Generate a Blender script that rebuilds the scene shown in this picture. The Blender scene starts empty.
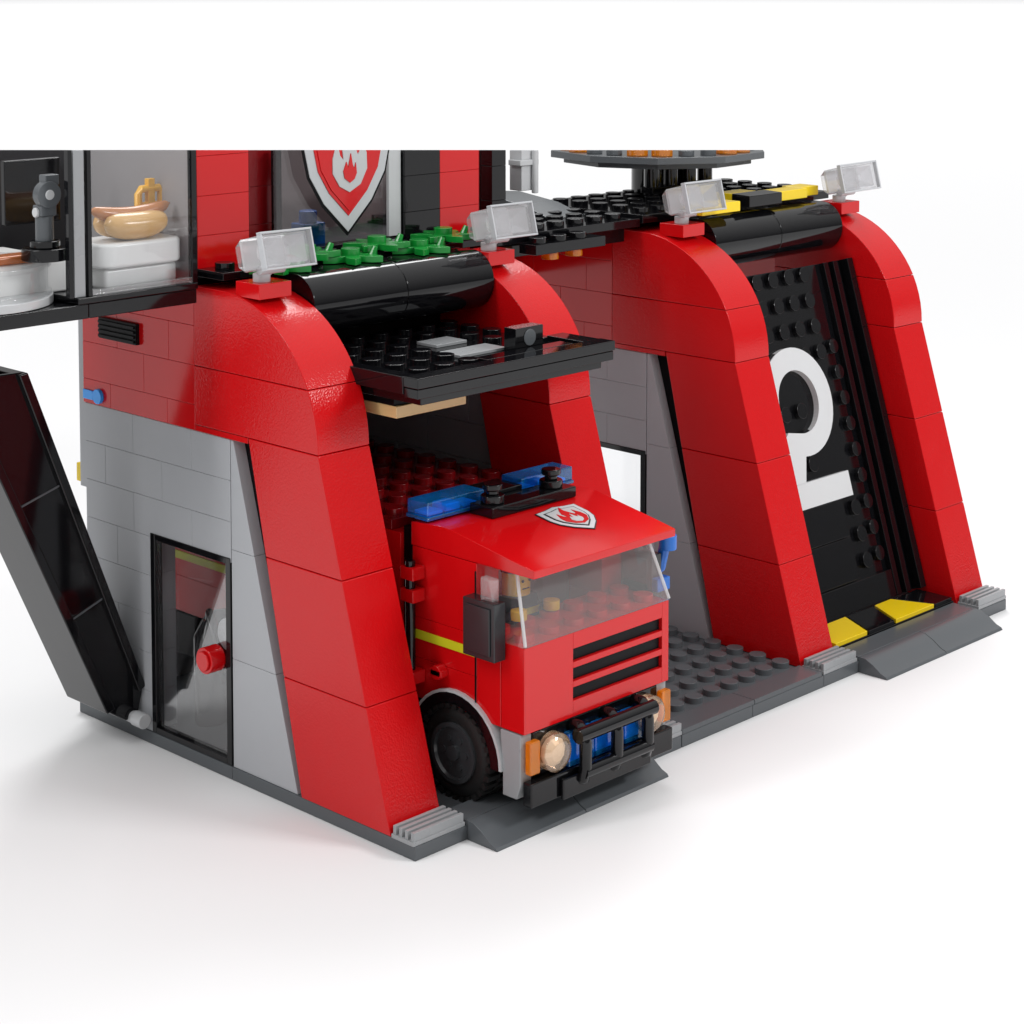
import bpy, bmesh, math, random
from mathutils import Vector, Matrix
random.seed(4)
S=bpy.context.scene
# ---------------------------------------------------------------- camera solve
F=2034.;pt=math.atan(150/F);a0=math.radians(44.3)
h=Vector((math.cos(a0),math.sin(a0),0))
f=Vector((h.x*math.cos(pt),h.y*math.cos(pt),-math.sin(pt)));r=Vector((math.sin(a0),-math.cos(a0),0));u=r.cross(f)
C=-55.1*(f+r*((415-512)/F)-u*((862-120)/F))
def W(x,y,ax,v):
    d=f+r*((x-512)/F)-u*((y-120)/F); i='XYZ'.index(ax)
    return C+d*((v-C[i])/d[i])
CUTP=C; CUTN=r.cross(f-u*(30/F)).normalized()
if CUTN.z<0: CUTN=-CUTN
# ---------------------------------------------------------------- mesh builder
class MB:
    def __init__(s,M=None): s.v=[];s.f=[];s.mi=[];s.mat=0;s.M=M
    def add(s,vs,fs):
        b=len(s.v)
        for q in vs:
            q=Vector(q)
            if s.M is not None:q=s.M@q
            s.v.append(q)
        for g in fs: s.f.append([b+i for i in g]);s.mi.append(s.mat)
    def box(s,x0,x1,y0,y1,z0,z1): s.prism([(x0,y0),(x1,y0),(x1,y1),(x0,y1)],'Z',z0,z1); return s
    def prism(s,poly,ax,a,b):
        n=len(poly)
        def m(q,c): return {'X':(c,q[0],q[1]),'Y':(q[0],c,q[1]),'Z':(q[0],q[1],c)}[ax]
        s.add([m(q,a) for q in poly]+[m(q,b) for q in poly],[list(range(n))[::-1],[n+i for i in range(n)]]+[[i,(i+1)%n,n+(i+1)%n,n+i] for i in range(n)]); return s
    def cyl(s,p0,p1,r0,r1=None,n=16):
        r1=r0 if r1 is None else r1
        p0=Vector(p0);p1=Vector(p1);d=(p1-p0).normalized()
        a=d.orthogonal().normalized();b=d.cross(a)
        vs=[p0+(a*math.cos(t)+b*math.sin(t))*r0 for t in [2*math.pi*i/n for i in range(n)]]+[p1+(a*math.cos(t)+b*math.sin(t))*r1 for t in [2*math.pi*i/n for i in range(n)]]
        s.add(vs,[list(range(n))[::-1],[n+i for i in range(n)]]+[[i,(i+1)%n,n+(i+1)%n,n+i] for i in range(n)]); return s
    def stud(s,x,y,z,r=.3,hh=.2): return s.cyl((x,y,z-.01),(x,y,z+hh),r,n=16)
    def tube(s,pts,rad,n=10):
        pts=[Vector(q) for q in pts];rings=[];prev=None
        for i,q in enumerate(pts):
            d=(pts[min(i+1,len(pts)-1)]-pts[max(i-1,0)]).normalized()
            a=d.orthogonal().normalized() if prev is None else (prev-d*prev.dot(d)).normalized()
            prev=a;b=d.cross(a);rings.append([q+(a*math.cos(2*math.pi*k/n)+b*math.sin(2*math.pi*k/n))*rad for k in range(n)])
        vs=[v for R in rings for v in R];fs=[list(range(n))[::-1],[len(vs)-n+k for k in range(n)]]
        for i in range(len(pts)-1):
            for k in range(n): fs.append([i*n+k,i*n+(k+1)%n,(i+1)*n+(k+1)%n,(i+1)*n+k])
        s.add(vs,fs); return s
    def lathe(s,c,axis,prof,n=32):
        c=Vector(c);d={'X':Vector((1,0,0)),'Y':Vector((0,1,0)),'Z':Vector((0,0,1))}[axis];a=d.orthogonal().normalized();b=d.cross(a);vs=[]
        for (t,rr) in prof:
            for k in range(n): vs.append(c+d*t+(a*math.cos(2*math.pi*k/n)+b*math.sin(2*math.pi*k/n))*rr)
        fs=[]
        m=len(prof)
        for i in range(m-1):
            for k in range(n): fs.append([i*n+k,i*n+(k+1)%n,(i+1)*n+(k+1)%n,(i+1)*n+k])
        fs.append(list(range(n))[::-1]);fs.append([(m-1)*n+k for k in range(n)])
        s.add(vs,fs); return s
    def flat(s,poly,O,U,V,t):
        O=Vector(O);U=Vector(U);V=Vector(V);N=U.cross(V).normalized()
        n=len(poly);s.add([O+U*q[0]+V*q[1] for q in poly]+[O+U*q[0]+V*q[1]+N*t for q in poly],[list(range(n))[::-1],[n+i for i in range(n)]]+[[i,(i+1)%n,n+(i+1)%n,n+i] for i in range(n)]); return s
    def build(s,name,mat,parent=None,bevel=.03,cut=False,seg=2,sharp=35):
        off=OFF.get(parent.name,Vector((0,0,0))) if parent else Vector((0,0,0))
        me=bpy.data.meshes.new(name);me.from_pydata([v-off for v in s.v],[],s.f)
        for m in (mat if isinstance(mat,list) else [mat]): me.materials.append(m)
        for P,i in zip(me.polygons,s.mi):P.material_index=i;P.use_smooth=True
        bm=bmesh.new();bm.from_mesh(me);bmesh.ops.recalc_face_normals(bm,faces=bm.faces)
        if cut:
            if cut==2: bmesh.ops.triangulate(bm,faces=bm.faces[:])
            R=bmesh.ops.bisect_plane(bm,geom=bm.verts[:]+bm.edges[:]+bm.faces[:],plane_co=CUTP-off,plane_no=CUTN,clear_outer=True)
            es=[e for e in R['geom_cut'] if isinstance(e,bmesh.types.BMEdge)]
            if cut!=2:
                try: bmesh.ops.holes_fill(bm,edges=es)
                except Exception: pass
        bm.to_mesh(me);bm.free()
        for P in me.polygons:P.use_smooth=True
        me.set_sharp_from_angle(angle=math.radians(sharp))
        o=bpy.data.objects.new(name,me);S.collection.objects.link(o);o.parent=parent
        OFF[o.name]=off
        if bevel:
            b=o.modifiers.new('bevel','BEVEL');b.width=bevel;b.segments=seg;b.limit_method='ANGLE';b.angle_limit=math.radians(40);b.harden_normals=True
        return o
OFF={}
def thing(name,label,cat,loc,group=None):
    o=bpy.data.objects.new(name,None);S.collection.objects.link(o);o.location=loc;o['label']=label;o['category']=cat
    if group:o['group']=group
    OFF[o.name]=Vector(loc);return o
# ---------------------------------------------------------------- materials
def plastic(name,c,rough=.2,spec=.45,grain=0,var=.012):
    m=bpy.data.materials.new(name);m.use_nodes=True;nt=m.node_tree;b=nt.nodes['Principled BSDF']
    b.inputs['Specular IOR Level'].default_value=spec
    b.inputs['Base Color'].default_value=(*c,1)
    tc=nt.nodes.new('ShaderNodeTexCoord')
    n2=nt.nodes.new('ShaderNodeTexNoise');n2.inputs['Scale'].default_value=1.1;n2.inputs['Detail'].default_value=2
    nt.links.new(tc.outputs['Object'],n2.inputs['Vector'])
    mx=nt.nodes.new('ShaderNodeMix');mx.data_type='RGBA'
    mx.inputs['A'].default_value=(*[q*(1-var) for q in c],1);mx.inputs['B'].default_value=(*[min(1,q*(1+var)) for q in c],1)
    nt.links.new(n2.outputs['Fac'],mx.inputs['Factor']);nt.links.new(mx.outputs['Result'],b.inputs['Base Color'])
    mr=nt.nodes.new('ShaderNodeMapRange');mr.inputs['To Min'].default_value=rough*.85;mr.inputs['To Max'].default_value=rough*1.2
    nt.links.new(n2.outputs['Fac'],mr.inputs['Value']);nt.links.new(mr.outputs['Result'],b.inputs['Roughness'])
    bp=nt.nodes.new('ShaderNodeBump');bp.inputs['Strength'].default_value=.02 if not grain else grain
    bp.inputs['Distance'].default_value=.1 if not grain else .05
    if grain:
        n3=nt.nodes.new('ShaderNodeTexNoise');n3.inputs['Scale'].default_value=16;n3.inputs['Detail'].default_value=1
        nt.links.new(tc.outputs['Object'],n3.inputs['Vector']);nt.links.new(n3.outputs['Fac'],bp.inputs['Height'])
    else: nt.links.new(n2.outputs['Fac'],bp.inputs['Height'])
    nt.links.new(bp.outputs['Normal'],b.inputs['Normal'])
    return m
RED=plastic('red_plastic',(.58,.004,.006),.12,.45);REDT=plastic('red_grained_plastic',(.56,.004,.006),.19,.34,.17)
REDSH=plastic('shaded_red_plastic',(.18,.003,.005),.22)  # red with shade put into its colour, for truck bed and recessed panels
GR=plastic('stone_grey_plastic',(.4,.41,.43),.3,.25);LG=plastic('light_grey_plastic',(.5,.51,.52),.22);MG=plastic('mid_grey_plastic',(.3,.31,.32),.28)
DG=plastic('dark_grey_plastic',(.09,.098,.106),.24,.35);BK=plastic('black_plastic',(.004,.004,.005),.08,.4)
BKM=plastic('matt_black_plastic',(.004,.004,.005),.4,.12);HUB=plastic('hub_plastic',(.035,.037,.04),.15)
WHT=plastic('white_plastic',(.78,.78,.77),.2);NUM=plastic('number_white_plastic',(.62,.63,.64),.3);YEL=plastic('yellow_plastic',(.85,.6,.01));LIME=plastic('lime_yellow_plastic',(.6,.6,.02))
GRN=plastic('green_plastic',(.006,.22,.03));TAN=plastic('tan_plastic',(.66,.44,.2));BUN=plastic('bun_plastic',(.62,.37,.14));GOLD=plastic('gold_plastic',(.85,.45,.03),.3)
SKIN=plastic('yellow_figure_plastic',(.85,.55,.02));BLU=plastic('blue_plastic',(.01,.13,.5));BRN=plastic('brown_plastic',(.35,.1,.03))
NAVY=plastic('navy_plastic',(.01,.015,.04));SIL=plastic('silver_print',(.5,.51,.53),.3);BEI=plastic('beige_wall_plastic',(.22,.2,.2),.4)
WARM=plastic('warm_grey_plastic',(.3,.28,.285),.35,.3);SAUS=plastic('sausage_tan_plastic',(.45,.17,.05));BBLU=plastic('bright_blue_plastic',(.03,.35,.95),.2)
GLZ=plastic('dark_glazed_plastic',(.03,.03,.033),.2);MIR=plastic('mirror_plastic',(.02,.022,.025),.2)
TYRE=plastic('rubber',(.009,.009,.009),.5,.35)
WGR=plastic('studio_sweep',(.75,.75,.755),.9,.0,var=.002)
def clear(name,tint,refl=.08,haze=0.,hazec=(.9,.9,.9),fk=.5):
    m=bpy.data.materials.new(name);m.use_nodes=True;nt=m.node_tree;nt.nodes.clear()
    o=nt.nodes.new('ShaderNodeOutputMaterial');t=nt.nodes.new('ShaderNodeBsdfTransparent');t.inputs[0].default_value=(*tint,1)
    g=nt.nodes.new('ShaderNodeBsdfGlossy');g.inputs['Roughness'].default_value=.03
    fr=nt.nodes.new('ShaderNodeLayerWeight');fr.inputs['Blend'].default_value=.2
    ad=nt.nodes.new('ShaderNodeMath');ad.operation='MULTIPLY_ADD';ad.inputs[1].default_value=fk;ad.inputs[2].default_value=refl
    nt.links.new(fr.outputs['Fresnel'],ad.inputs[0])
    x=nt.nodes.new('ShaderNodeMixShader');nt.links.new(ad.outputs[0],x.inputs[0]);nt.links.new(g.outputs[0],x.inputs[2])
    if haze:
        d=nt.nodes.new('ShaderNodeBsdfDiffuse');d.inputs[0].default_value=(*hazec,1);y=nt.nodes.new('ShaderNodeMixShader');y.inputs[0].default_value=haze
        nt.links.new(t.outputs[0],y.inputs[1]);nt.links.new(d.outputs[0],y.inputs[2]);nt.links.new(y.outputs[0],x.inputs[1])
    else: nt.links.new(t.outputs[0],x.inputs[1])
    nt.links.new(x.outputs[0],o.inputs[0]);return m
CLR=clear('clear_plastic',(.96,.965,.97),.05,fk=.35);LENS=clear('lamp_plastic',(.97,.97,.98),.07,.12,(1,1,1),fk=.8)
TBLU=clear('transparent_blue_plastic',(.2,.65,1),.08,.18,(.02,.4,1.),fk=.7);TORG=clear('transparent_orange_plastic',(1,.55,.12),.06,.35,(1,.35,.02))
TWRM=clear('transparent_amber_plastic',(1,.84,.68),.1,.15,(1,.72,.48),fk=.8);SMK=clear('smoked_window_plastic',(.75,.73,.74),.05)
WSC=clear('windscreen_plastic',(.99,.99,.99),.1,.07,(1,1,1),fk=.7);REFL=clear('whitened_clear_plastic',(.92,.92,.94),.15,.45,(1,1,1),fk=.6)  # second one has white mixed in to paint glints and inner reflections
# ---------------------------------------------------------------- ground
m=MB();m.add([(-3000,-3000,0),(3000,-3000,0),(3000,3000,0),(-3000,3000,0)],[[0,1,2,3]])
g=m.build('ground',WGR,bevel=0);g['kind']='structure'
# ---------------------------------------------------------------- shared building pieces
def legf(z): return .95+.292*(z-.4)
def pillar(x0,parent):
    m=MB();x1=x0+1.92;zs=[.4,3.77,7.13,10.5]
    for i in range(3):
        a,b=zs[i]+.008,zs[i+1]-.008
        bk=lambda z:4.75+(z-.4)*.228
        m.prism([(legf(a),a),(bk(a),a),(bk(b),b),(legf(b),b)],'X',x0,x1)
    def fy(z):
        s=min(1,max(0,(z-10.5)/4.2)); return 8.3-4.4*math.sqrt(max(0,1-s*s))
    for (a,b,bk) in ((10.5,12.3,9.6),(12.3,14.7,9.6)):
        pts=[];N=14
        if b>14: 
            t0=math.asin((a-10.5)/4.2)
            for k in range(N+1):
                t=t0+(math.pi/2-t0)*k/N;pts.append((8.3-4.4*math.cos(t),10.5+4.2*math.sin(t)+(.008 if k==0 else 0)))
        else: pts=[(fy(a+(b-a)*k/5+(0 if k<5 else -.008)),a+.008+(b-a-.016)*k/5) for k in range(6)]
        m.prism([(bk,pts[0][1])]+pts+[(bk,pts[-1][1])],'X',x0,x1)
    o=m.build('pillar',REDT,parent,.03)
    g=MB()
    g.box(x0,x0+1.95,.03,.93,.4,.52)
    for k in range(4): g.box(x0+.03,x0+1.92,.06+.235*k,.18+.235*k,.5,.76)
    g.build('grille_tile',MG,parent,.012)
    return o
def flood(xc,parent,yc=6.9,ang=-14,yaw=0):
    b=MB();b.box(xc-.65,xc+.55,yc-.35,yc+.75,14.6,15.05);b.mat=1
    b.cyl((xc-.2,yc+.1,15.05),(xc-.2,yc+.1,15.3),.26);b.tube([(xc-.2,yc+.1,15.2),(xc-.1,yc+.0,15.35),(xc,yc-.1,15.5)],.17)
    b.cyl((xc-.45,yc-.1,15.42),(xc+.45,yc-.1,15.42),.14)
    fo=b.build('floodlight',[RED,LG],parent,.02)
    M=Matrix.Translation((xc,yc-.2,15.93))@Matrix.Rotation(math.radians(ang),4,'X')@Matrix.Rotation(math.radians(yaw),4,'Z')
    l=MB(M);l.prism([(-.5,-.48),(.3,-.48),(.55,-.3),(.55,.3),(.3,.48),(-.5,.48)],'X',-.96,.96);l.box(-1.02,1.02,-.64,-.505,-.54,.54)
    l.build('lens',LENS,fo,.035)
    e=MB(M)
    for za,zb_ in ((-.56,-.5),(.5,.56)): e.box(-1.04,1.04,-.66,-.48,za,zb_)
    for xa,xb in ((-1.04,-.98),(.98,1.04)): e.box(xa,xb,-.66,-.48,-.495,.495)
    e.build('silver_edge',SIL,fo,.01)
    q=MB(M)
    for xa,xb in ((-.88,-.04),(.04,.88)):
        mx_=(xa+xb)/2
        q.add([(xa,-.44,-.4),(xb,-.44,-.4),(xb,-.44,.4),(xa,-.44,.4),(mx_-.2,.0,-.12),(mx_+.2,.0,-.12),(mx_+.2,.0,.12),(mx_-.2,.0,.12)],[[4,5,6,7],[0,1,5,4],[1,2,6,5],[2,3,7,6],[3,0,4,7]])
    q.box(-.9,.9,.3,.4,-.42,.42)
    q.build('inner_glint',REFL,fo,.0)  # whitened shapes paint the reflections inside the clear block
def side_wall(x0,parent):
    m=MB();ch=(10.3-.4)/8;X0=x0+.05;X1=x0+1.0
    for i in range(8):
        z0=.4+ch*i;z1=z0+ch-.005
        if z1<6.9: sp=[12.05,15.5] if i%2 else [12.05,13.8,15.5]
        else: sp=[8.0,9.9,12.9,15.5] if i%2 else [8.0,11.4,14.4,15.5]
        for a,b in zip(sp[:-1],sp[1:]): m.box(X0,X1,a+.003,b-.003,z0,z1)
    zs=[.4,3.7,7.0,10.29]
    for i in range(3):
        a,b=zs[i]+.004,zs[i+1]-.004;fr=lambda z:5.0+(z-.4)*.288
        m.prism([(fr(a),a),(7.97,a),(7.97,b),(fr(b),b)] if fr(b)<7.9 else [(fr(a),a),(7.97,a),(7.97,b),(7.85,b)],'X',X0,X1)
    w=m.build('side_wall',GR,parent,.014)
    k=MB();k.prism([(4.6,.4),(5.6,.4),(7.98,10.28),(6.9,10.28)],'X',x0+.45,x0+.95);k.build('painted_gap_shade',BKM,parent,0)  # black plate stands in for the shade inside the wedge gap
    m=MB();zz=[10.32,11.1,12.3,13.5,14.4];
    m.box(x0+.0,x0+1.0,7.1,9.6,10.32,10.49)
    for i in range(4):
        a,b=zz[i],zz[i+1]-.005
        sp=[9.62,11.0,14.0,15.5] if i==0 else ([9.62,12.2,15.5] if i%2 else [9.62,10.9,13.6,15.5])
        for p,q in zip(sp[:-1],sp[1:]): m.box(x0+.0,x0+1.0,p+.003,q-.003,a,b)
    m.build('upper_side_wall',RED,parent,.014)
    d=MB();X=x0+.02;
    d.box(X,X+.3,8.02,8.25,.42,6.72);d.box(X,X+.3,11.8,12.02,.42,6.72);d.box(X,X+.3,8.25,11.8,6.52,6.72);d.box(X,X+.3,8.25,11.8,.42,.6)
    dr=d.build('door',BK,parent,.02)
    gl=MB();gl.box(X+.1,X+.16,8.28,11.78,.63,6.49);gl.build('glass_pane',CLR,dr,.0)
def drum(x0,x1,parent):
    m=MB();c=(7.25,14.15);n=20;rr=.95
    L=(x1-x0)/2
    for k in range(2):
        pts=[(c[0]+rr*math.cos(t),c[1]+rr*math.sin(t)) for t in [math.radians(90+ (170)*i/n) for i in range(n+1)]]
        pts=[(8.6,c[1]+rr)]+pts+[(8.6,c[1]-rr)]
        m.prism(pts,'X',x0+L*k+.01,x0+L*(k+1)-.01)
    return m.build('roller_housing',BK,parent,.02)
def ramp(x0,x1,parent):
    m=MB();L=(x1-x0)/2
    for k in range(2):
        a=x0+L*k+.01;b=x0+L*(k+1)-.01
        m.prism([(.0,.0+.004),(0,.56),(-.25,.55),(-.6,.38),(-.9,.17),(-1.12,.09),(-1.18,.004)][::-1],'X',a,b)
    m.build('entrance_ramp',DG,parent,.02)
    t=MB();t.box(x0+.01,x1-.01,.01,.95,.4,.56);t.build('threshold_tile',DG,parent,.02)
# ================================================================ LEFT GARAGE
A=thing('toy_garage','red and grey brick-built toy garage with its black door raised above the fire truck','toy garage',(5,8,0))
m=MB()
for a,b in ((0,3.95),(3.95,7.95),(7.95,11.3)):
    m.box(a+.005,b-.005,.0,7.99,.004,.4);m.box(a+.005,b-.005,8,16,.004,.4)
m.build('base_plate',DG,A,.02)
ramp(1.96,9.3,A)
pillar(-.02,A);pillar(9.45,A);flood(.7,A,yaw=6);flood(10.05,A,yaw=4)
side_wall(0,A)
m=MB()
for i in range(8):
    z0=.4+1.2375*i;sp=[5.2,8.5,12,15.5] if i%2 else [5.2,7,10.5,14,15.5]
    for a,b in zip(sp[:-1],sp[1:]): m.box(10.4,11.3,a+.006,b-.006,z0,z0+1.225)
m.build('far_side_wall',GR,A,.022)
m=MB();m.box(3.1,11.3,15.52,15.9,.4,14.4);m.box(.1,3.08,15.52,15.9,7.5,14.4);m.build('added_rear_wall',GR,A,.022)  # added wall closing the open back to darken the bay
m=MB();m.box(10.4,11.35,7.2,15.5,10.32,10.49);m.box(10.4,11.35,9.62,15.5,10.5,14.4);m.build('far_upper_wall',RED,A,.02)
drum(1.92,9.42,A)
m=MB();m.box(1.95,9.42,8.62,15.5,13.3,14.95);m.box(0.05,1.9,9.65,15.5,14.45,14.9)
m.build('roof_slab',BKM,A,.02)
m=MB();m.box(0.1,11.2,8.3,9.6,14.97,15.2)
for i in range(11): m.stud(.7+i,9.0,15.2)
m.build('roof_plate',BK,A,.02)
m=MB()
for i in range(6):
    cx=1.9+i*1.45;cy=8.0+.4*(i%2);ph=i*.5
    pts=[]
    for k in range(24):
        t=2*math.pi*k/24+ph;rr=1.08 if k%4==0 else (.82 if k%2==1 else .45)
        pts.append((cx+rr*math.cos(t),cy+rr*math.sin(t)))
    zz=15.12+.21*(i%2)
    m.prism(pts,'Z',zz,zz+.2);m.stud(cx,cy,zz+.2)
    m.cyl((cx+.6,cy-.3,zz+.1),(cx+.72,cy-.35,zz+.42),.13,.09,8)
m.build('green_planting',GRN,A,.015)
Z=12.22
m=MB();m.box(1.75,10.05,1.7,2.3,Z+.22,Z+.52);m.box(1.78,10.02,1.74,2.3,Z-.08,Z+.2);m.box(1.75,2.25,2.31,8.6,Z,Z+.5);m.box(9.3,10.05,2.31,3.9,Z,Z+.5)
m.box(2.26,9.29,2.31,8.6,Z+.05,Z+.36);m.box(2.1,9.7,1.95,8.6,Z-.32,Z-.09)
for i in range(7):
    for j in range(6):
        if 3<=i<=4 and j in(0,1,2,3) : continue
        if i>=5 and j<1: continue
        if i==5 and j==1: continue
        m.stud(2.75+i,2.75+j,Z+.36)
d=m.build('raised_garage_door',BK,A,.022)
m=MB();m.box(5.25,7.2,3.6,4.5,Z+.36,Z+.46);m.build('number_tile',MG,d,.02)
m=MB();m.box(5.9,7.2,5.3,6.2,Z+.36,Z+.46);m.build('number_tile',MG,d,.02)
m=MB();m.box(5.2,8.9,2.4,2.95,Z+.36,Z+.5);m.box(7.0,8.2,3.0,3.5,Z+.36,Z+1.1);m.mat=1;m.cyl((7.6,3.01,Z+.78),(7.6,2.97,Z+.78),.26);m.mat=0
m.build('door_lever',[BK,DG],d,.03)
m=MB();m.box(2.4,5.2,3.3,5.6,Z-.95,Z-.6);m.mat=1;m.box(2.4,5.4,3.4,7,Z-.6,Z-.33);m.build('door_counterweight',[TAN,BKM],d,.02)
m=MB();m.box(2.2,9.3,8.7,9.0,10.2,13.2);m.build('rear_lintel',BKM,A,.02)
m=MB();m.prism([(6.3,8.6),(6.8,8.6),(7.6,11),(7.0,11)],'X',10.05,10.35);m.build('door_linkage',BKM,A,.02)
m=MB();m.box(-.14,-.0,12.4,14.4,12.55,13.2)
for k in range(4): m.box(-.2,-.13,12.45,14.35,12.6+.15*k,12.68+.15*k)
m.build('vent_grille',BKM,A,.008)
m=MB();m.cyl((-.12,14.6,10.62),(.0,14.6,10.62),.24);m.box(-.06,.0,14.9,15.45,10.45,10.75);m.build('blue_lamp',BBLU,A,.02)
m=MB();m.box(.15,.75,15.92,16.2,7.6,8.2);m.build('yellow_clip',YEL,A,.03)
m=MB();m.cyl((-.42,8.75,3.55),(.1,8.75,3.55),.4,n=24);m.cyl((-.5,8.75,3.55),(-.42,8.75,3.55),.3);m.mat=1;m.lathe((.45,8.6,4.2),'X',[(-.1,.3),(-.1,.5),(.1,.5),(.1,.3)]);m.build('red_valve',[RED,LG],A,.03)
m=MB();m.cyl((1.8,11.4,.4),(1.8,11.4,3.2),.5,n=24);m.cyl((1.8,11.4,3.2),(1.8,11.4,3.7),.5,.2,n=24);m.tube([(1.8,11.4,3.6),(1.5,11.0,4.1),(1.3,10.5,3.8),(1.3,10.2,3.0),(1.5,10.3,2.0)],.13);m.build('black_hose_tank',BK,A,.03)
# ================================================================ RIGHT GARAGE
B=thing('toy_garage','red brick-built toy garage with a closed sloping black door numbered 2','toy garage',(20,8,0))
m=MB()
for a,b in ((11.32,14.9),(14.9,18.8),(18.8,22.8),(22.8,26.6),(26.6,30.5)):
    m.box(a+.005,b-.005,0,7.99,.004,.4);m.box(a+.005,b-.005,8,16,.004,.4)
m.build('base_plate',DG,B,.02)
m=MB();m.box(11.35,15,.01,.95,.4,.56);m.box(15.02,18.7,.01,.95,.4,.56);m.build('edge_tile',DG,B,.02)
m=MB();m.box(11.35,18.6,1.0,9.0,.4,.5)
for i in range(8):
    for j in range(8): m.stud(11.8+.93*i,1.45+.98*j,.5)
m.build('studded_floor',DG,B,.02)
PX=18.84
ramp(20.82,28.3,B)
pillar(PX,B);pillar(28.6,B);flood(PX+1.0,B);flood(29.5,B,yaw=-8)
side_wall(PX+.02,B)
m=MB();m.box(29.5,30.45,5.3,15.5,.4,10.3);m.build('far_side_wall',GR,B,.02)
m=MB();m.box(29.5,30.45,9.62,15.5,10.32,14.4);m.build('far_upper_wall',RED,B,.02)
drum(20.78,28.58,B)
m=MB();m.box(20.8,28.5,8.62,15.5,13.6,14.98);m.box(18.9,20.75,9.65,15.5,14.45,14.98);m.box(28.6,30.4,9.65,15.5,14.45,14.98);m.build('roof_slab',BKM,B,.02)
m=MB();m.box(18.9,30.3,8.2,14,15.0,15.3)
for i in range(11):
    for j in range(5): m.stud(19.5+i,8.8+j,15.3)
m.build('roof_plate',BK,B,.02)
for (px,py,hx) in ((712,203,1.1),(736,192,.8),(781,190,1.1),(800,186,.6)):
    q=W(px,py,'Z',15.66);m=MB();m.box(q.x-hx,q.x+hx,q.y-.45,q.y+.45,15.31,15.68);m.build('yellow_roof_tile',YEL,B,.03)
q=W(757,195,'Z',15.66);m=MB();m.prism([(q.x-1.1,q.y-.5),(q.x+.9,q.y-.5),(q.x+1.1,q.y+.5),(q.x-.9,q.y+.5)],'Z',15.31,15.74);m.build('black_roof_tile',BK,B,.03)
O=Vector((24.68,legf(.4)+1.75,.4));V=Vector((0,.292,1)).normalized();U=Vector((1,0,0));Nn=U.cross(V)
MD=Matrix((U,V,Nn)).transposed().to_4x4();MD.translation=O
m=MB(MD);HW=3.86
m.box(-HW,HW,.3,13.0,-.3,0)
m.box(-HW,-HW+.5,.3,13.0,.0,.3)
for xa,xb,t in ((HW-.35,HW,.55),(HW-.95,HW-.6,.3),(HW-1.45,HW-1.15,.22)): m.box(xa,xb,.3,13.0,0,t)
m.box(-HW+.5,HW-1.5,.3,1.3,0,.22)
m.box(-3.3,.4,1.35,2.9,0,.2);m.box(-3.3,.4,2.93,4.3,0,.2)
for i in range(5):
    for j in range(12):
        x=-2.75+.97*i;y=1.9+j*.98
        if y<4.4 and x<.5: continue
        if 4.2<y<9.6 and not (i in(1,2) and 5.2<y<8.6): continue
        m.cyl((x,y,0),(x,y,.2),.3)
for j in range(9): m.cyl((1.95,2.0+j*.98,0),(1.95,2.0+j*.98,.2),.28)
dd=m.build('closed_garage_door',BK,B,.022)
def Wd(px,py):
    d=f+r*((px-512)/F)-u*((py-120)/F);t=(O-C).dot(Nn)/d.dot(Nn);q=C+d*t-O;return q.x,q.dot(V)
xr=(Wd(826,400)[0]+Wd(846,480)[0])/2; yt=Wd(800,345)[1]; yb=Wd(824,503)[1]
hh=yt-yb;R=hh*.345;w_=.84;wf=.92
cx=xr-R;cy=yt-R
out=[];inn=[]
for k in range(37):
    t=math.radians(176-(176+98)*k/36)
    out.append((cx+R*math.cos(t),cy+R*math.sin(t)));inn.append((cx+(R-w_)*math.cos(t),cy+(R-w_)*math.sin(t)))
m=MB(MD)
for a in range(36):
    m.prism([out[a],out[a+1],inn[a+1],inn[a]],'Z',.0,.24)
# short neck down to the foot bar
m.prism([inn[-1],out[-1],(cx-R*.3,yb+wf-.01),(cx-R,yb+wf-.01),(cx-R*.95,cy-R*.85),(cx-R*.5,cy-R*.5)],'Z',.0,.24)
m.prism([(cx-R,yb),(cx+R,yb),(cx+R,yb+wf),(cx-R,yb+wf)],'Z',0,.24)
m.build('door_number',NUM,dd,0)
m=MB();m.mat=1;m.box(20.85,28.4,.98,2.6,.4,.6);m.mat=0
m.prism([(20.9,1.0),(22.8,1.0),(23.6,2.5),(20.95,2.5)],'Z',.6,.76)
m.prism([(24.6,1.0),(27.1,1.0),(26.5,2.5),(25.45,2.5)],'Z',.6,.76)
m.mat=1;m.prism([(22.9,1.0),(24.5,1.0),(25.35,2.5),(23.7,2.5)],'Z',.6,.74);m.prism([(27.2,1.0),(28.3,1.0),(28.3,2.5),(26.6,2.5)],'Z',.6,.74)
m.build('hazard_stripe_sill',[YEL,BK],B,.02)
# ================================================================ BRIDGE ROOF
D=thing('roof_walkway','black studded roof section bridging the open bay between the two red garages','roof section',(15,11,15))
m=MB();m.box(11.45,18.75,8.2,15.6,14.9,15.2)
for i in range(7):
    for j in range(7): m.stud(11.95+i,8.8+j*.98,15.2)
m.box(11.45,18.7,8.9,9.5,14.3,14.89);m.box(12.5,16,7.4,8.19,14.55,14.9)
for i in range(3): m.stud(13+i,7.8,14.9)
m.build('studded_plate',BK,D,.02)
m=MB();m.prism([(10.2,15.21),(15,15.21),(15,15.75),(13.5,15.85),(11.5,15.6)],'X',16.2,18.0);m.build('curved_grey_tile',DG,D,.03)
for x in (13.6,14.8):
    m=MB();m.cyl((x,7.8,14.3),(x,7.8,14.55),.3);m.build('orange_lamp',TORG,D,.02)
m=MB();m.box(11.5,18.7,14.6,15.4,12.4,14.89);m.build('rear_beam',RED,D,.02)
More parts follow.
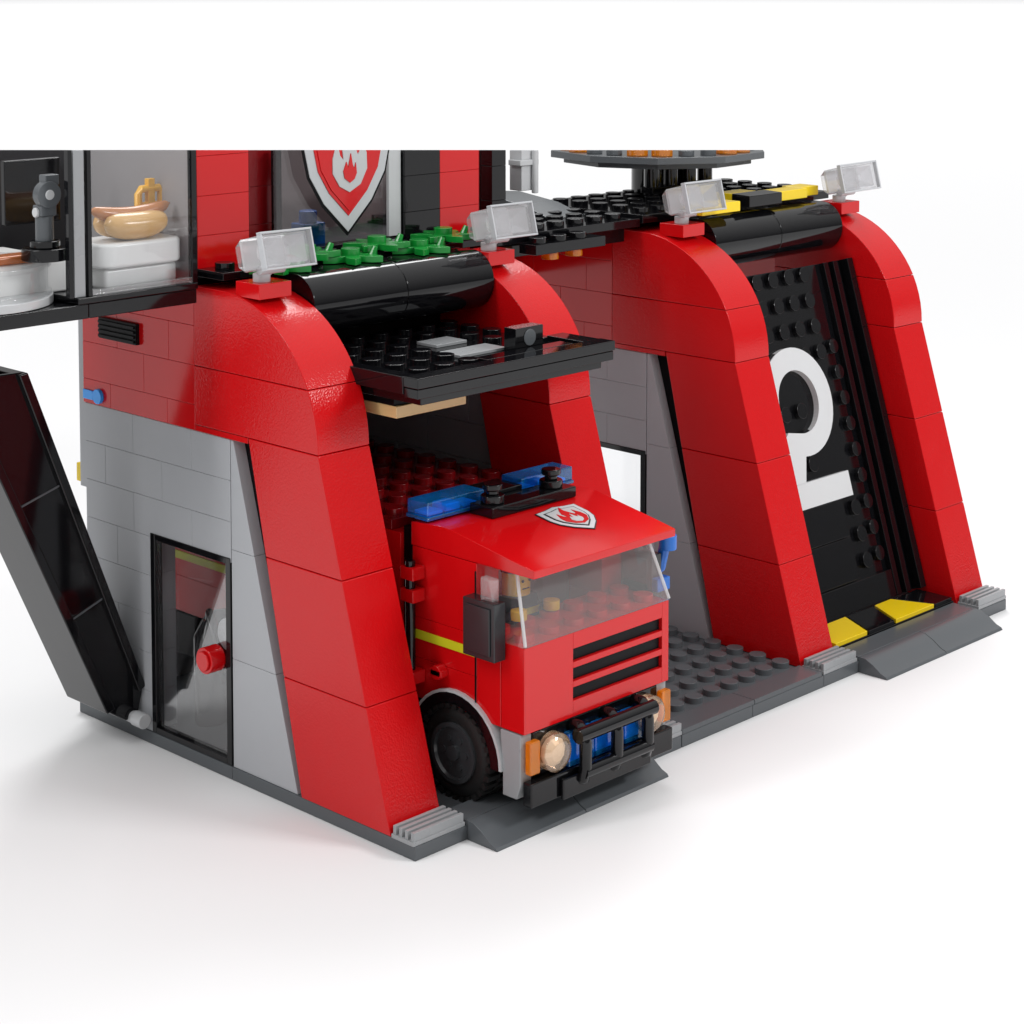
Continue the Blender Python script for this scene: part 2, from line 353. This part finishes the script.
# ================================================================ TOWER
TY=9.7
def tx(px,Y=TY): return W(px,200,'Y',Y).x
T=thing('toy_tower','red and black windowed tower carrying a large flame shield above the raised garage door','tower',(6,12,15))
def col(pa,pb,Y,dep,mat,name,zb=14.95):
    m=MB();z=zb;x0=tx(pa,Y);x1=tx(pb,Y)
    while z<20: m.box(x0+.004,x1-.004,Y,Y+dep,z,z+1.194);z+=1.2
    return m.build(name,mat,T,.014,cut=True)
col(197,249,TY,1.8,RED,'corner_column');col(249,277,TY+1.0,1.2,REDSH,'recessed_panel');col(277,282,TY+.5,.3,BK,'window_frame')
col(405,440,TY,.9,BK,'window_post');col(440,479,TY,1.8,RED,'corner_column');col(479,492,TY+.9,1.4,REDSH,'recessed_panel');col(492,506,TY+.3,1.4,BK,'edge_post')
m=MB();m.box(tx(282),tx(405),TY+.3,TY+.42,15.2,20);m.build('window_glass',SMK,T,.0,cut=True)
m=MB();m.box(tx(277),tx(440),TY+.1,TY+.7,14.95,15.35);m.build('window_sill',BK,T,.02)
m=MB();m.box(tx(255),tx(500),TY+5,TY+5.3,15,20);m.build('back_wall',BEI,T,0,cut=True)
m=MB();m.box(tx(200),tx(500),TY+.1,15.8,14.96,15.12);m.build('floor_plate',DG,T,.02)
m=MB();m.box(tx(392),tx(404),TY+.15,TY+.28,15.4,20);m.build('window_bar',LG,T,.01,cut=True)
q=W(310,232,'Y',TY+1.5);m=MB();m.box(q.x-.4,q.x+.5,TY+1.3,TY+2,15.13,q.z+.3);m.cyl((q.x,TY+1.6,q.z+.3),(q.x,TY+1.6,q.z+.7),.3);m.build('blue_chair',BLU,T,.05)
sh=[(-.5,.5),(-.25,.53),(0,.6),(.25,.53),(.5,.5),(.5,.05),(.44,-.2),(.28,-.45),(0,-.72),(-.28,-.45),(-.44,-.2),(-.5,.05)][::-1]
fl=[(0,-.47),(-.18,-.38),(-.3,-.2),(-.3,.0),(-.22,.24),(-.17,.04),(-.11,-.02),(-.13,.18),(-.05,.36),(.07,.54),(.05,.32),(.1,.16),(.15,.04),(.2,.1),(.23,.28),(.31,.06),(.32,-.16),(.2,-.37)]
fi=[(0,-.4),(-.12,-.32),(-.15,-.2),(-.08,-.04),(-.04,-.14),(.02,.1),(.06,-.1),(.1,-.16),(.13,-.06),(.15,-.24),(.1,-.34)]
def emblem(parent,O,U,V,w,cut=False,field=None,st=.03):
    N=Vector(U).cross(Vector(V)).normalized()
    def lay(poly,sc,mt,k,name,par,dz=0):
        m=MB();m.flat([(q[0]*w*sc,q[1]*w*sc+dz) for q in poly],Vector(O)+N*st*k,U,V,st);return m.build(name,mt,par,0,cut=cut)
    par=lay(sh,1.0,BKM,0,'shield_emblem',parent)
    sub=par if not parent.parent else parent
    lay(sh,.95,SIL,1,'silver_rim',sub);lay(sh,.76,RED if field is None else BKM,2,'inner_rim',sub);lay(sh,.7,RED if field is None else LG,3,'shield_field',sub)
    lay(fl,.62 if field is None else .88,LG if field is None else RED,4,'flame',sub,.0 if field else -.2)
    lay(fi,.84 if field else .5,LG if field else RED,5,'flame_core',sub,.0 if field else -.24)
xs0=tx(303,TY-.1);xs1=tx(392,TY-.1);tip=W(347,236,'Y',TY-.1)
emblem(T,((xs0+xs1)/2,TY-.02,tip.z+.72*(xs1-xs0)*1.0),(1,0,0),(0,0,1),(xs1-xs0),cut=2)
q=W(521,190,'Y',10.6)
m=MB();m.box(q.x-.28,q.x+.28,10.3,10.9,q.z,q.z+2.4);m.box(q.x-.45,q.x+.5,10.2,10.8,q.z+.9,q.z+1.1);m.cyl((q.x+.3,10.2,q.z-.1),(q.x+.3,10.2,q.z+1.6),.12)
m.build('grey_bracket',LG,T,.03,cut=True)
# ================================================================ KITCHEN
KY=8.7
def kx(px,Y=KY): return W(px,300,'Y',Y).x
zb=W(100,317,'Y',KY).z
K=thing('kitchen_room','glazed upper room with black floor edge overhanging the grey side wall','kitchen',(-4,11,zb))
xr=kx(197);xl=kx(-60);xc=kx(83)
m=MB();zf=zb+.62
m.box(xc+.2,xr,KY,15.5,zb,zf-.2);m.box(xl,xc+.19,KY+.0,15.5,zb,zf-.2);m.box(xc-.2,xr,KY-.08,15.4,zf-.19,zf);m.build('floor_plate',BK,K,.03)
m=MB();m.box(xr+.02,xr+.1,KY+.3,14.7,zf+.02,20);m.build('side_panel',WARM,K,.0,cut=True)
m=MB();m.cyl((xc-2.2,KY+2.3,zf-.19),(xc-2.2,KY+2.3,zf+.06),2.3,n=48);m.build('round_tile',LG,K,.03)
m=MB();m.lathe((xc-2.2,KY+2.2,zf+.08),'Z',[(0,2.0),(0,2.2),(.1,2.2),(.12,2.1),(.75,2.1),(.8,2.2),(.9,2.2),(.9,2.0)],48);m.build('curved_glass_rail',CLR,K,.02)
for (a,b) in ((70,74),(89,93),(193,198)):
    m=MB();m.box(kx(a),kx(b),KY,KY+.2,zf,20);m.build('window_frame',BK,K,.01,cut=True)
m=MB();m.box(kx(76),kx(87),KY+.05,KY+.25,zf,20);m.build('corner_post',MG,K,.02,cut=True)
m=MB();m.box(kx(93),kx(193),KY+.05,KY+.12,zf+.1,20);m.build('window_glass',CLR,K,0,cut=True)
m=MB();m.box(kx(93),kx(193),KY+.0,KY+.2,zf,zf+.16);m.build('window_sill',LENS,K,.02)
m=MB();m.box(kx(-60,14.8),kx(75,14.8),14.8,15.2,zf,22);m.build('dark_back_wall',GLZ,K,0,cut=True)
m=MB();m.box(kx(75,14.8),xr,14.8,15.2,zf,22);m.build('back_wall',WARM,K,0,cut=True)
a=W(5,226,'Y',12.5);b=W(60,157,'Y',12.5);m=MB();m.box(a.x,b.x,12.5,12.7,a.z,b.z);m.build('black_wall_panel',BK,K,.03)
cza=W(130,241,'Y',9.3).z
m=MB();x0_=W(98,280,'Y',9.3).x;x1_=xr-.15
m.prism([(x0_+.6-.6*math.cos(t),9.7-.6*math.sin(t)) for t in [math.pi/2*k/8 for k in range(9)]]+[(x1_-.3+.3*math.sin(t),9.4-.3*math.cos(t)) for t in [math.pi/2*k/8 for k in range(9)]]+[(x1_,10.9),(x0_,10.9)],'Z',zf+.6,cza)
m.box(x0_+.25,x1_-.1,9.3,10.8,zf,zf+.59);m.build('white_counter',WHT,K,.12,seg=4)
a=W(-40,286,'Y',10);b=W(70,258,'Y',10);m=MB();m.box(a.x,b.x,10,13.5,zf,b.z);m.mat=1;m.box(a.x,W(35,250,'Y',10).x,9.95,10.6,b.z,b.z+.25);m.build('white_counter',[WHT,BRN],K,.08)
q=W(150,205,'Y',10.5)
m=MB();m.tube([(q.x-.42,10.5,cza),(q.x-.42,10.5,q.z+.35),(q.x-.32,10.5,q.z+.5),(q.x+.32,10.5,q.z+.5),(q.x+.4,10.5,q.z+.35),(q.x+.4,10.5,cza)],.12);m.box(q.x-.12,q.x+.12,10.4,10.6,cza,q.z+.8);m.box(q.x-.32,q.x+.32,10.4,10.6,q.z-.1,q.z+.1);m.build('gold_tap',GOLD,K,.02)
q=W(45,258,'Y',9.6);m=MB();m.cyl((q.x,9.6,q.z-.05),(q.x,9.6,q.z+.3),.65,n=24);m.cyl((q.x,9.6,q.z+.3),(q.x,9.6,q.z+.5),.42,n=24);m.mat=1;m.cyl((q.x,9.6,q.z+.45),(q.x,9.6,q.z+1.2),.26)
m.lathe((q.x,9.3,q.z+1.8),'Y',[(0,.14),(0,.38),(.3,.38),(.3,.14)]);m.box(q.x-.25,q.x+.25,9.35,9.8,q.z+1.2,q.z+1.5);m.mat=2;m.cyl((q.x,9.28,q.z+1.8),(q.x,9.4,q.z+1.8),.15);m.cyl((q.x-.32,9.6,q.z+1.3),(q.x+.32,9.6,q.z+1.3),.14);m.mat=1;m.box(q.x-.1,q.x+.35,9.35,9.7,q.z+2.05,q.z+2.35);m.build('coffee_maker',[BK,DG,LG],K,.03)
q=W(133,228,'Y',9.6)
Hd=thing('hot_dog','toy hot dog in a tan bun lying on the white kitchen counter','hot dog',(q.x,9.6,cza))
def sausage(L,rad,bend,c,mat,name):
    m=MB();n=14;vs=[];K_=14
    for i in range(n+1):
        t=-1+2*i/n;rr=rad*math.sqrt(max(.0004,1-abs(t)**3.2));x=L*t
        for k in range(K_):
            th=2*math.pi*k/K_;vs.append((c[0]+x,c[1]+rr*math.cos(th),c[2]+bend*t*t+rr*math.sin(th)))
    fs=[list(range(K_))[::-1],[n*K_+k for k in range(K_)]]
    for i in range(n):
        for k in range(K_): fs.append([i*K_+k,i*K_+(k+1)%K_,(i+1)*K_+(k+1)%K_,(i+1)*K_+k])
    m.add(vs,fs);return m.build(name,mat,Hd,0,sharp=80)
sausage(1.1,.4,.1,(q.x,9.45,cza+.41),BUN,'bun');sausage(1.1,.4,.1,(q.x,9.99,cza+.41),BUN,'bun')
sausage(1.42,.24,.24,(q.x,9.72,cza+.7),SAUS,'sausage')
# ================================================================ BLACK CHUTE
H=thing('escape_chute','long black chute leaning against the back corner of the grey wall','chute',(-1,13,0))
m=MB();Y0=12.45;dx_=.25
po=[(-.15,1.75),(-.35,.95),(-.8,.75),(-1.55,1.25),(-6.6,12.3),(-4.2,12.25)];po=[(a+dx_,b) for a,b in po]
m.prism(po,'Y',Y0+.12,Y0+.3);m.prism(po,'Y',Y0+1.9,Y0+2.2)
m.prism([(-4.5+dx_,12.2),(-4.2+dx_,12.25),(-.15+dx_,1.75),(-.4+dx_,1.6)],'Y',Y0-.02,Y0+2.2)
m.prism([(-6.6+dx_,12.25),(-6.3+dx_,12.25),(-1.3+dx_,1.3),(-1.6+dx_,1.2)],'Y',Y0-.02,Y0+2.2)
m.build('chute_body',BK,H,.04)
m=MB();m.cyl((-.3,Y0-.5,.82),(-.3,Y0-.0,.82),.24);m.cyl((-.3,Y0-.02,.82),(-.3,Y0+2.2,.82),.2);m.build('hinge_pin',LG,H,.03)
for z in (4.8,8.6):
    xa=-.4+dx_-(z-1.6)*.386;xb=-1.3+dx_-(z-1.3)*.457
    m=MB();m.prism([(xa-.02,z),(xb+.02,z-.45),(xb+.02,z-.39),(xa-.02,z+.06)],'Y',Y0+.09,Y0+.12);m.build('chute_joint',DG,H,0)
# ================================================================ LOOKOUT PLATFORM
pc=W(657,157,'Y',12);R_=4.3
P=thing('lookout_platform','round grey platform with transparent orange lamps on a black post over the right garage roof','platform',(pc.x,12,15.37))
def octo(R,n=10,ph=.08): return [(pc.x+R*math.cos(2*math.pi*k/n+ph),12+R*math.sin(2*math.pi*k/n+ph)) for k in range(n)]
zp=W(657,172,'Y',12-.7*R_).z
m=MB();m.prism(octo(R_),'Z',zp+.22,zp+.48);m.prism(octo(R_*.88),'Z',zp,zp+.215)
m.build('deck',DG,P,.02,cut=True,sharp=20)
for k in range(24):
    t=2*math.pi*(k+.5)/24+.1
    if math.cos(t-math.radians(225))>-.1:
        org=k%4 in (1,2)
        m=MB();m.cyl((pc.x+R_*.82*math.cos(t),12+R_*.82*math.sin(t),zp+.48),(pc.x+R_*.82*math.cos(t),12+R_*.82*math.sin(t),zp+(.9 if org else .7)),.4 if org else .3,n=20);
        m.build('orange_lamp' if org else 'grey_stud',TORG if org else DG,P,.03,cut=True)
m=MB();m.cyl((pc.x,12,15.3),(pc.x,12,zp),1.0,n=24);m.box(pc.x-1.9,pc.x+1.9,10.6,11.2,15.6,15.85)
for k in (-1.6,-.5,.6,1.6): m.cyl((pc.x+k,10.9,15.3),(pc.x+k,10.9,zp),.3)
m.build('post',BK,P,.03)
# ================================================================ FIRE TRUCK
X0,X1=3.1,9.3
R=thing('toy_fire_truck','red toy fire truck driving nose first out of the open garage bay','fire truck',(6.2,5,.4))
m=MB();m.box(X0+.3,X1-.3,-.7,15,1.5,2.85);m.box(X0+.6,X1-.6,-.9,14.6,1.1,1.5);m.build('chassis',BK,R,.03)
ZT=7.42;ZB=5.4;YF=-1.12
m=MB()
for z0,z1 in ((2.95,4.15),(4.15,5.35),(5.35,ZT)):
    m.box(X0,X0+.9,.75,3.4,z0+.003,z1-.003);m.box(X1-.9,X1,.75,3.4,z0+.003,z1-.003)
m.box(X0,X0+.9,-.2,.74,2.95,ZB-.1);m.box(X1-.9,X1,-.2,.74,2.95,ZB-.1)
m.box(X0+.91,X1-.91,3.0,3.4,2.95,ZT)
m.build('cab_body',RED,R,.02)
m=MB();ga,gb=5.1,9.0
m.box(X0,ga,YF,-.22,2.95,ZB);m.box(gb,X1,YF,-.22,2.95,ZB);m.box(ga,gb,YF+.3,-.22,2.95,ZB)
zs=[2.95,3.42,3.8,3.98,4.36,4.54,4.92,ZB]
for k in range(0,8,2): m.box(ga,gb,YF,YF+.3,zs[k],zs[k+1])
m.box(X0+.05,X1-.05,-.21,1.0,ZB-.3,ZB)
for i in range(6):
    for j in range(2): m.stud(X0+.55+1.02*i,-.58+.95*j,ZB)
nose=m.build('nose_panel',RED,R,.015)
for k in range(3):
    z=3.42+.56*k
    m=MB();m.box(ga+.01,gb-.01,YF+.12,YF+.29,z+.005,z+.375);m.build('grille_slot',BKM,nose,0)
# cab roof with visor
m=MB();pr=[(3.45,ZT+.01),(3.45,8.12),(2.2,8.2),(1.75,8.18),(-.8,7.74),(-1.42,7.63),(-1.42,7.4),(-.6,7.41),(0,ZT+.01)]
m.prism(pr,'X',X0,X1)
for v in m.v:
    if v.y<.6: v.x+=(.6-v.y)/2.0*.07*(1 if v.x<6.2 else -1)
cr=m.build('cab_roof',RED,R,.02)
sl=(8.18-7.74)/2.55
q=W(572,519,'Z',7.95);ey=min(.75,max(.3,q.y))
emblem(cr,(q.x-.05,ey,8.18-sl*(1.75-ey)+.012),(1,0,0),Vector((0,1,sl)).normalized()*.8,1.7,field=1,st=.012)
# windscreen
m=MB()
yb_=YF-.02;yt_=-.5
m.add([(X0+.0,yb_,ZB+.01),(X1-.0,yb_,ZB+.01),(X1-.34,yt_,ZT-.01),(X0+.34,yt_,ZT-.01),(X0+.0,yb_+.06,ZB+.01),(X1-.0,yb_+.06,ZB+.01),(X1-.34,yt_+.06,ZT-.01),(X0+.34,yt_+.06,ZT-.01)],[[0,1,2,3],[4,5,6,7],[0,1,5,4],[2,3,7,6]])
for xa,xb in ((X0+.0,X0+.34),(X1-.0,X1-.34)):
    m.add([(xa,yb_+.06,ZB+.01),(xa,.72,ZB+.01),(xb,.72,ZT-.01),(xb,yt_+.06,ZT-.01)],[[0,1,2,3]])
ws=m.build('windscreen',WSC,R,0)
for xa,xb in ((X0+.02,X0+.34),(X1-.02,X1-.34)):
    m=MB();m.tube([(xa,yb_,ZB+.05),(xb,yt_,ZT-.04)],.05,8);m.build('windscreen_glint',REFL,ws,0)  # hazy white rods paint highlights along the windscreen sides
m=MB();m.box(4.2,8.2,1.9,2.4,3.2,6.0);m.box(4.2,8.2,1.2,1.9,3.2,4.2);m.build('seat',MG,R,.05)
m=MB();m.box(X0+.95,X1-.95,2.7,2.98,5.4,7.3);m.build('added_white_backing',WHT,R,.02)  # opaque white sheet added inside the cab to brighten the windscreen
m=MB();m.box(X0-.04,X0,.8,3.3,4.72,4.98);m.box(X0-.04,X0,3.9,14.9,4.72,4.98);m.build('yellow_stripe',LIME,R,.01)
m=MB();m.box(X0-.03,X0,.76,.8,3.0,7.2);m.build('door_seam',BKM,R,0)
m=MB();m.cyl((X0-.32,3.15,3.2),(X0-.32,3.15,7.1),.15);m.mat=1
for z in (3.5,5.9,6.55): m.box(X0-.5,X0-.01,2.85,3.4,z,z+.38)
m.build('door_hinge_rail',[BK,RED],R,.03)
m=MB();m.box(X0-.3,X0,1.9,2.4,3.9,4.1);m.cyl((X0-.3,2.15,4.0),(X0,2.15,4.0),.22);m.build('door_handle',RED,R,.03)
for s,xm in ((-1,X0-.45),(1,X1+.05)):
    m=MB();m.box(xm-.05,xm+.4,-.45,.8,4.95,6.6);m.box(xm-.1,xm-.05,-.3,.65,5.1,6.45);mi=m.build('side_mirror',MIR,R,.07)
    c=MB();c.box(xm+.05,xm+.3,-.3,.2,6.6,7.25);c.build('mirror_arm',LENS,mi,.03)
m=MB()
for a,b in ((3.9,7.4),(7.4,11.2),(11.2,15.0)):
    for z0,z1 in ((2.95,4.15),(4.15,5.35),(5.35,6.55),(6.55,7.7)): m.box(X0,X1,a+.004,b-.004,z0,z1-.006)
m.build('cargo_body',RED,R,.016)
m=MB();m.box(X0+.1,X1-.1,3.46,3.88,1.6,7.9);m.build('cab_divider',BKM,R,.02)
m=MB();m.box(X0,X1,4.3,15,7.7,8.0)
for i in range(6):
    for j in range(8): m.stud(X0+.55+1.02*i,4.8+j,8.0)
m.build('studded_roof',REDSH,R,.02)
for xa,xb in ((X0+.0,X0+2.4),(X1-2.3,X1+.05)):
    m=MB();m.box(xa,xb,2.75,3.7,8.22,8.34);m.box(xa+.04,xb-.04,2.79,3.66,8.34,8.76)
    lb=m.build('light_bar',TBLU,R,.04)
    m=MB();n_=3
    for k in range(n_):
        w1=(xb-xa-.3)/n_;m.box(xa+.15+w1*k+.05,xa+.15+w1*(k+1)-.05,2.92,3.55,8.24,8.42+.12*(k%2))
    m.build('added_bright_core',BBLU,lb,.05)  # opaque bright blocks added inside to lighten the clear blue bar
m=MB();m.box(X0+2.42,X1-2.32,2.7,3.8,8.2,8.64);m.box(X0+1.6,X1-1.0,1.7,2.66,8.19,8.52)
for x in (X0+2.1,X1-1.6):
    m.cyl((x,2.2,8.52),(x,2.2,8.76),.36);m.cyl((x,2.2,8.76),(x,2.2,8.9),.2);m.cyl((x,2.2,8.9),(x,2.2,9.08),.3)
m.build('roof_knob_plate',BK,R,.04)
def wheel(xc,yc,s):
    w=MB();zc=1.78;a=-.45;b=.45
    w.lathe((xc,yc,zc),'X',[(a,.8),(a-.03,1.0),(a,1.14),(a+.06,1.28),(a+.16,1.34),(b-.16,1.34),(b-.06,1.28),(b,1.14),(b+.03,1.0),(b,.8)],40)
    for k in range(30):
        t=2*math.pi*k/30
        for q_ in (-.22,.22):
            M=Matrix.Translation((xc+q_,yc,zc))@Matrix.Rotation(t+(.1 if q_>0 else 0),4,'X');w.M=M;w.box(-.25,.25,-.08,.08,1.28,1.44);w.M=None
    o=w.build('wheel',TYRE,R,.0)
    rm=MB();e=xc+s*.46
    rm.lathe((e,yc,zc),'X',[(0,.88),(s*.09,.88),(s*.09,.76),(-s*.12,.66),(-s*.12,.25),(s*.1,.22),(s*.1,.05)] ,32)
    for k in range(6):
        t=math.pi*k/3;rm.cyl((e-s*.14,yc+.44*math.cos(t),zc+.44*math.sin(t)),(e+s*.04,yc+.44*math.cos(t),zc+.44*math.sin(t)),.11,n=10)
    rm.build('rim',HUB,o,.0)
for yc in (1.55,12.0):
    wheel(X0+.35,yc,-1);wheel(X1-.35,yc,1)
    for xa in (X0-.12,X1-.58):
        m=MB();n=18
        for i in range(n):
            t0=math.pi*(i/n);t1=math.pi*((i+1)/n)
            m.mat=0;m.prism([(yc+ro*math.cos(t),1.72+ro*math.sin(t)) for ro,t in ((1.47,t0),(1.78,t0),(1.78,t1),(1.47,t1))],'X',xa,xa+.7)
            m.mat=1;m.prism([(yc+ro*math.cos(t),1.72+ro*math.sin(t)) for ro,t in ((1.782,t0),(1.87,t0),(1.87,t1),(1.782,t1))],'X',xa+.01,xa+.68)
        m.build('mudguard',[BK,LG if yc<5 else BK],R,.0,sharp=50)
for (xa,ya,yb2) in ((X0,3.5,10.0),(X0,13.9,15),(X1-.7,3.5,10.0)):
    m=MB();m.box(xa,xa+.7,ya,yb2,1.5,2.9);m.build('side_sill',BKM,R,.03)
for xa,xb in ((X0-.03,X0+.42),(X1-.42,X1+.03)):
    m=MB();m.prism([(-1.0,1.5),(-.85,1.05),(-.3,1.05),(-.3,1.6),(-.2,2.92),(-1.0,2.92)],'X',xa,xb);m.build('bumper_side',MG,R,.04)
m=MB();m.box(X0+.05,X1-.05,-1.35,-1.01,.9,1.6);m.box(X0+.43,X1-.43,-1.05,-.86,1.6,2.92);m.box(X0+1.2,X1-1.2,-1.5,-1.36,.85,1.45);bu=m.build('bumper',BK,R,.05)
for xa,xb in ((4.75,5.82),(5.86,7.1),(7.14,8.0)):
    m=MB();m.box(xa,xb,-1.3,-1.06,1.62,2.6);lf=m.build('blue_front_lamp',TBLU,R,.04)
    m=MB();m.box(xa+.1,xb-.1,-1.18,-1.08,1.7,2.5);m.build('added_bright_core',BBLU,lf,.03)  # bright inner block added to lighten the blue lamp
m=MB()
for x in (5.1,6.45,7.8):
    m.tube([(x,-1.1,2.72),(x,-1.35,2.74),(x,-1.52,2.6),(x,-1.6,2.3),(x,-1.6,1.6),(x,-1.52,1.3),(x,-1.3,1.2)],.19)
m.tube([(4.8,-1.57,2.58),(8.1,-1.57,2.58)],.22);m.tube([(5.0,-1.6,1.5),(7.9,-1.6,1.5)],.2);m.build('bull_bar',BK,R,0,sharp=60)
for xa,s in ((X0+.08,1),(X1-.08,-1)):
    xx=xa+s*.98
    m=MB();m.box(min(xa,xa+s*.4),max(xa,xa+s*.4),-1.3,-1.06,1.8,2.75);hl=m.build('headlight',TORG,R,.05)
    c=MB();c.lathe((xx,-1.3,2.25),'Y',[(-.26,.3),(-.22,.44),(-.1,.55),(.2,.55)],28);c.build('headlight_lens',TWRM,hl,.02)
    c=MB();c.lathe((xx,-1.42,2.25),'Y',[(-.06,.08),(.0,.26),(.12,.42),(.3,.42)],10);c.build('headlight_reflector',WHT,hl,.01,sharp=15)
q=W(662,575,'X',9.75)
m=MB();m.tube([(9.35,q.y+.4,5.8),(9.9,q.y+.2,6.1),(9.9,q.y,6.9)],.18);m.box(9.31,9.9,q.y-.2,q.y+.8,5.5,5.9);m.cyl((9.9,q.y-.1,6.7),(9.9,q.y-.1,7.15),.27);m.build('blue_hose_nozzle',BLU,R,.03)
# ================================================================ DRIVER
fx,fyy,dz=5.0,1.05,.05
Mf=thing('toy_figure','yellow toy figure in a dark uniform seated behind the windscreen of the fire truck','toy figure',(fx,fyy,4.2))
m=MB();m.cyl((fx,fyy,6.05+dz),(fx,fyy,6.8+dz),.42,n=24);m.cyl((fx,fyy,6.8+dz),(fx,fyy,6.9+dz),.25)
m.mat=1
for s in (-1,1): m.cyl((fx+s*.14,fyy-.4,6.5+dz),(fx+s*.14,fyy-.44,6.5+dz),.05,n=8)
m.box(fx-.14,fx+.14,fyy-.43,fyy-.38,6.25+dz,6.29+dz);m.build('head',[SKIN,BKM],Mf,.05)
m=MB();z6=6.04+dz;m.add([(fx-.75,fyy-.35,4.5),(fx+.75,fyy-.35,4.5),(fx+.75,fyy+.35,4.5),(fx-.75,fyy+.35,4.5),(fx-.52,fyy-.35,z6),(fx+.52,fyy-.35,z6),(fx+.52,fyy+.35,z6),(fx-.52,fyy+.35,z6)],[[3,2,1,0],[4,5,6,7],[0,1,5,4],[1,2,6,5],[2,3,7,6],[3,0,4,7]])
m.mat=1;m.box(fx-.66,fx+.66,fyy-.38,fyy-.34,5.5,5.7);m.build('torso',[NAVY,LIME],Mf,.05)
for s in (-1,1):
    m=MB();m.tube([(fx+s*.66,fyy,5.75),(fx+s*.78,fyy-.15,5.45),(fx+s*.7,fyy-.65,5.7)],.2);m.build('arm',NAVY,Mf,0,sharp=60)
    m=MB();m.lathe((fx+s*.68,fyy-.78,5.78),'Z',[(-.14,.12),(-.14,.24),(.14,.24),(.14,.12)],16);m.build('hand',SKIN,Mf,.02)
m=MB();m.box(fx-.7,fx+.7,fyy-.9,fyy+.28,4.2,4.49);m.build('legs',NAVY,Mf,.05)
m=MB();m.lathe((fx,fyy+.04,6.72+dz),'Z',[(0,.46),(.12,.46),(.3,.38),(.42,.2),(.45,.06)],24);m.build('helmet',NAVY,Mf,.0,sharp=70)
# ================================================================ LIGHT
w=bpy.data.worlds.new('World');S.world=w;w.use_nodes=True;nt=w.node_tree;bg=nt.nodes['Background']
tc=nt.nodes.new('ShaderNodeTexCoord');sx=nt.nodes.new('ShaderNodeSeparateXYZ');nt.links.new(tc.outputs['Generated'],sx.inputs[0])
cr_=nt.nodes.new('ShaderNodeMapRange');cr_.inputs['From Min'].default_value=0;cr_.inputs['From Max'].default_value=1;cr_.inputs['To Min'].default_value=.12;cr_.inputs['To Max'].default_value=1.26
nt.links.new(sx.outputs['Z'],cr_.inputs['Value']);nt.links.new(cr_.outputs['Result'],bg.inputs['Strength']);bg.inputs[0].default_value=(1,1,1,1)
def area(loc,tgt,sx_,sy_,power):
    l=bpy.data.lights.new('softbox','AREA');l.shape='RECTANGLE';l.size=sx_;l.size_y=sy_;l.energy=power;o=bpy.data.objects.new('softbox',l);S.collection.objects.link(o);o.location=loc
    o.rotation_euler=(Vector(tgt)-Vector(loc)).to_track_quat('-Z','Y').to_euler()
area((30,-45,45),(10,5,8),18,6,17500)
area((-30,10,40),(5,8,8),6,26,6500)
area((700,680,1050),(320,310,0),600,600,1.02e7)
# ================================================================ CAMERA
cd=bpy.data.cameras.new('camera');c=bpy.data.objects.new('camera',cd);S.collection.objects.link(c);S.camera=c
M=Matrix((r,u,-f)).transposed().to_4x4();M.translation=C;c.matrix_world=M
cd.lens=36*F/1024;cd.sensor_width=36;cd.shift_y=-392/1024;cd.clip_end=8000
S.view_settings.view_transform='Standard';S.view_settings.look='None';S.view_settings.exposure=0
